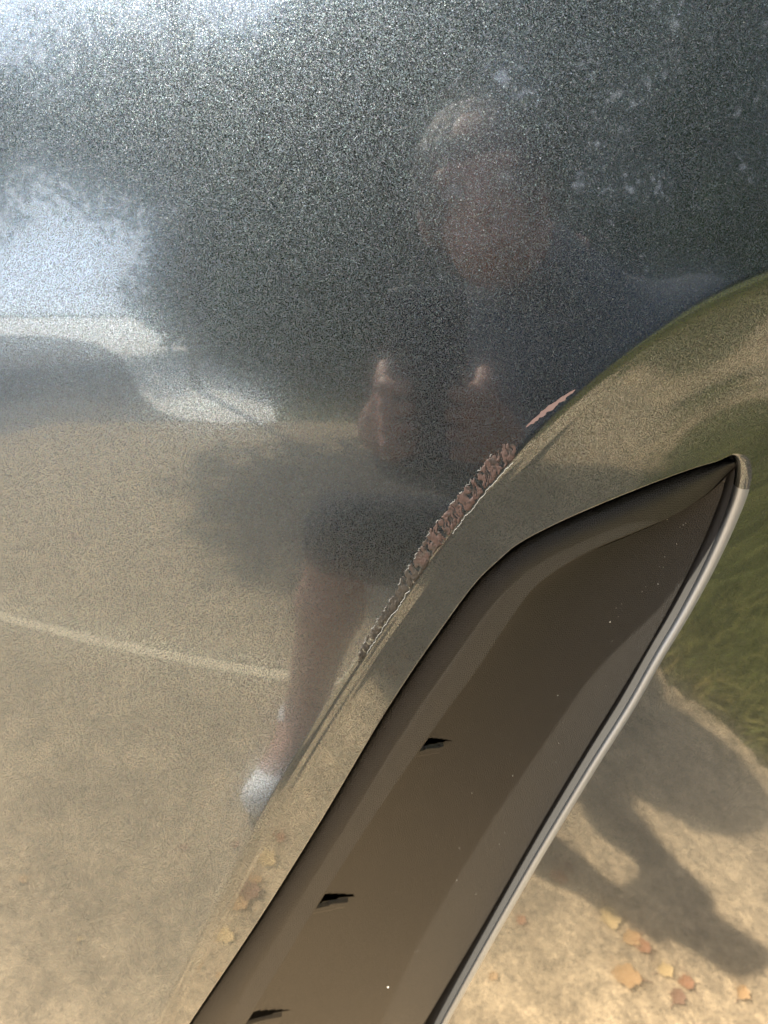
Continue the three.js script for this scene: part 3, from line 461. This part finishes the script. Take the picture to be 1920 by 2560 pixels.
    const palm = blend(list, 0.02); return (x, y, z) => { let d = palm(x, y, z); for (const g of fingers) d = smin(d, g(x, y, z), 0.005); return d; };
  };
  const fl = handField(left), fr = handField(right);
  const skinM = new THREE.MeshPhysicalMaterial({ name: 'skin', color: new THREE.Color(0.34, 0.18, 0.13), roughness: 0.55 });
  const clothM = new THREE.MeshStandardMaterial({ name: 'navy_cotton', color: new THREE.Color(0.06, 0.068, 0.085), roughness: 0.95 }), shortsM = new THREE.MeshStandardMaterial({ name: 'charcoal_cotton', color: new THREE.Color(0.022, 0.022, 0.028), roughness: 0.95 }), hairM = new THREE.MeshStandardMaterial({ name: 'brown_hair', color: new THREE.Color(0.035, 0.02, 0.014), roughness: 0.6 }), shoeM = new THREE.MeshStandardMaterial({ name: 'white_shoe', color: new THREE.Color(0.72, 0.72, 0.72), roughness: 0.6 }), eyeM = new THREE.MeshStandardMaterial({ name: 'eye', color: new THREE.Color(0.5, 0.48, 0.46), roughness: 0.2 });
  const person = thing('person', 'person in blue grey top and dark shorts kneeling and holding up a phone', 'person');
  const bodyOnly = (x, y, z) => Math.max(all(x, y, z), -(Math.hypot(x - hx, y - hy, z - hz) - 0.085));
  const body = mergeGeometries([polygonise(bodyOnly, [-0.45, 0, 0.02], [0.60, 1.0, 1.02], 0.013), polygonise(head, [hx - 0.16, hy - 0.18, hz - 0.14], [hx + 0.15, hy + 0.15, hz + 0.17], 0.005),
    polygonise(fl, [-0.18, 0.64, -0.04], [0.0, 0.92, 0.16], 0.0034), polygonise(fr, [-0.04, 0.60, -0.04], [0.14, 0.86, 0.16], 0.0034)]);
  part('body', body, skinM, person);
  const shirt = blend([bone(J.pelvis, 0.158, J.waist, 0.148), bone(J.waist, 0.148, J.chest, 0.163), bone([0.085, 0.80, 0.49], 0.096, [0.355, 0.80, 0.54], 0.096), bone(J.chest, 0.14, J.neck0, 0.078), bone(J.neck0, 0.075, [0.115, 0.91, 0.42], 0.066), bone(J.shL, 0.076, J.elL, 0.060), bone(J.elL, 0.060, left.wrist, 0.036), bone(J.shR, 0.076, J.elR, 0.060), bone(J.elR, 0.060, right.wrist, 0.036)], 0.03);
  part('shirt', polygonise((x, y, z) => shirt(x, y, z) + 0.006 * fbm(x * 14, y * 14, z * 14, 3), [-0.22, 0.2, 0.03], [0.5, 1.0, 0.92], 0.012), clothM, person, 'blue grey long sleeved top');
  const shorts = blend([bone(J.pelvis, 0.163, [0.245, 0.46, 0.685], 0.155), bone(J.hipL, 0.108, [J.kneeL[0], J.kneeL[1] + 0.005, J.kneeL[2] - 0.005], 0.074), bone(J.hipR, 0.108, [J.kneeR[0], J.kneeR[1] + 0.03, J.kneeR[2] + 0.02], 0.072)], 0.03);
  part('shorts', polygonise((x, y, z) => Math.max(shorts(x, y, z) + 0.006 * fbm(x * 12, y * 12, z * 12 + 5, 3), 0.006 - y), [-0.32, -0.01, 0.18], [0.58, 0.7, 0.96], 0.013), shortsM, person, 'charcoal knee length shorts');
  const hair = (x, y, z) => Math.max(ball([hx, hy + 0.032, hz + 0.018], [0.090, 0.105, 0.106])(x, y, z), -(z - (hz - 0.092) + (hy + 0.052 - y) * 0.9)) + 0.003 * noise(x * 160, y * 60, z * 160);
  part('hair', polygonise(tilt(hair), [hx - 0.17, hy - 0.14, hz - 0.12], [hx + 0.14, hy + 0.17, hz + 0.16], 0.006), hairM, person, 'short dark brown hair');
  for (const s of [-1, 1]) { const e = new THREE.SphereGeometry(0.012, 14, 10); e.translate(s * 0.032, 0.058, 0); e.rotateZ(TILT); e.translate(hx, hy - 0.05, hz - 0.083); part('eye', e, eyeM, person); }
  for (const [a, t] of [[J.ankL, J.toeL], [J.ankR, J.toeR]]) { const heel = t[2] > a[2] ? [a[0], 0.10, a[2] + 0.04] : [a[0] + (a[0] - t[0]) * 0.3, 0.045, a[2] + 0.045], f = blend([bone(heel, 0.043, t, 0.036), bone(heel, 0.041, [a[0], a[1] + 0.01, a[2]], 0.046)], 0.02); part('shoe', polygonise((x, y, z) => Math.max(f(x, y, z), 0.002 - y), [Math.min(a[0], t[0]) - 0.12, -0.01, Math.min(a[2], t[2]) - 0.08], [Math.max(a[0], t[0]) + 0.12, 0.18, Math.max(a[2], t[2]) + 0.14], 0.007), shoeM, person, 'white trainer'); }
  // phone
  const phone = thing('phone', 'dark blue phone with a dark rounded case held up in both hands', 'phone');
  const frameM = new THREE.MeshStandardMaterial({ name: 'phone_case', color: new THREE.Color(0.02, 0.022, 0.028), roughness: 0.4 }), glassM = new THREE.MeshPhysicalMaterial({ name: 'phone_back', color: new THREE.Color(0.015, 0.022, 0.04), roughness: 0.25 }), screenM = new THREE.MeshStandardMaterial({ name: 'phone_screen', color: new THREE.Color(0.01, 0.01, 0.012), roughness: 0.1 }), lensM = new THREE.MeshPhysicalMaterial({ name: 'phone_lens', color: new THREE.Color(0.01, 0.01, 0.012), roughness: 0.05 });
  const W = 0.0715, H = 0.1467;
  const outline = (w, hh, r) => { const s = new THREE.Shape(); s.moveTo(-w / 2 + r, -hh / 2); s.lineTo(w / 2 - r, -hh / 2); s.absarc(w / 2 - r, -hh / 2 + r, r, -Math.PI / 2, 0); s.lineTo(w / 2, hh / 2 - r); s.absarc(w / 2 - r, hh / 2 - r, r, 0, Math.PI / 2); s.lineTo(-w / 2 + r, hh / 2); s.absarc(-w / 2 + r, hh / 2 - r, r, Math.PI / 2, Math.PI); s.lineTo(-w / 2, -hh / 2 + r); s.absarc(-w / 2 + r, -hh / 2 + r, r, Math.PI, 1.5 * Math.PI); return s; };
  const slabOf = (w, hh, r, d, z) => { const g = new THREE.ExtrudeGeometry(outline(w, hh, r), { depth: d, bevelEnabled: true, bevelSize: 0.0006, bevelThickness: 0.0006, bevelSegments: 2, curveSegments: 12 }); g.translate(0, 0, z); return g; };
  part('case', (() => { const g = new THREE.ExtrudeGeometry(outline(W - 0.006, H - 0.006, 0.0105), { depth: 0.001, bevelEnabled: true, bevelSize: 0.0052, bevelThickness: 0.0042, bevelSegments: 7, curveSegments: 12 }); g.translate(0, 0, 0.0040); return g; })(), frameM, phone, 'dark rounded case'); part('back', slabOf(W - 0.0085, H - 0.0085, 0.0088, 0.0006, -0.0009), glassM, phone); part('screen', slabOf(W - 0.0085, H - 0.0085, 0.0088, 0.0005, 0.0089), screenM, phone);
  const bump = part('camera_bump', (() => { const g = new RoundedBoxGeometry(0.029, 0.029, 0.002, 2, 0.0008); g.translate(W / 2 - 0.0185, H / 2 - 0.0185, -0.001); return g; })(), glassM, phone);
  for (const [x, y] of [[0.012, 0.012], [0.012, 0.025], [0.025, 0.012]]) { const g = new THREE.CylinderGeometry(0.0052, 0.0052, 0.0008, 20); g.rotateX(Math.PI / 2); g.translate(W / 2 - x, H / 2 - y, -0.0022); part('lens', g, lensM, bump); }
  phone.position.set(...L(-W / 2 + 0.017, -H / 2 + 0.017, 0.0042)); phone.rotation.x = PITCH;
}
for (const o of scene.children) shadowed(o);
renderer.render(scene, camera);
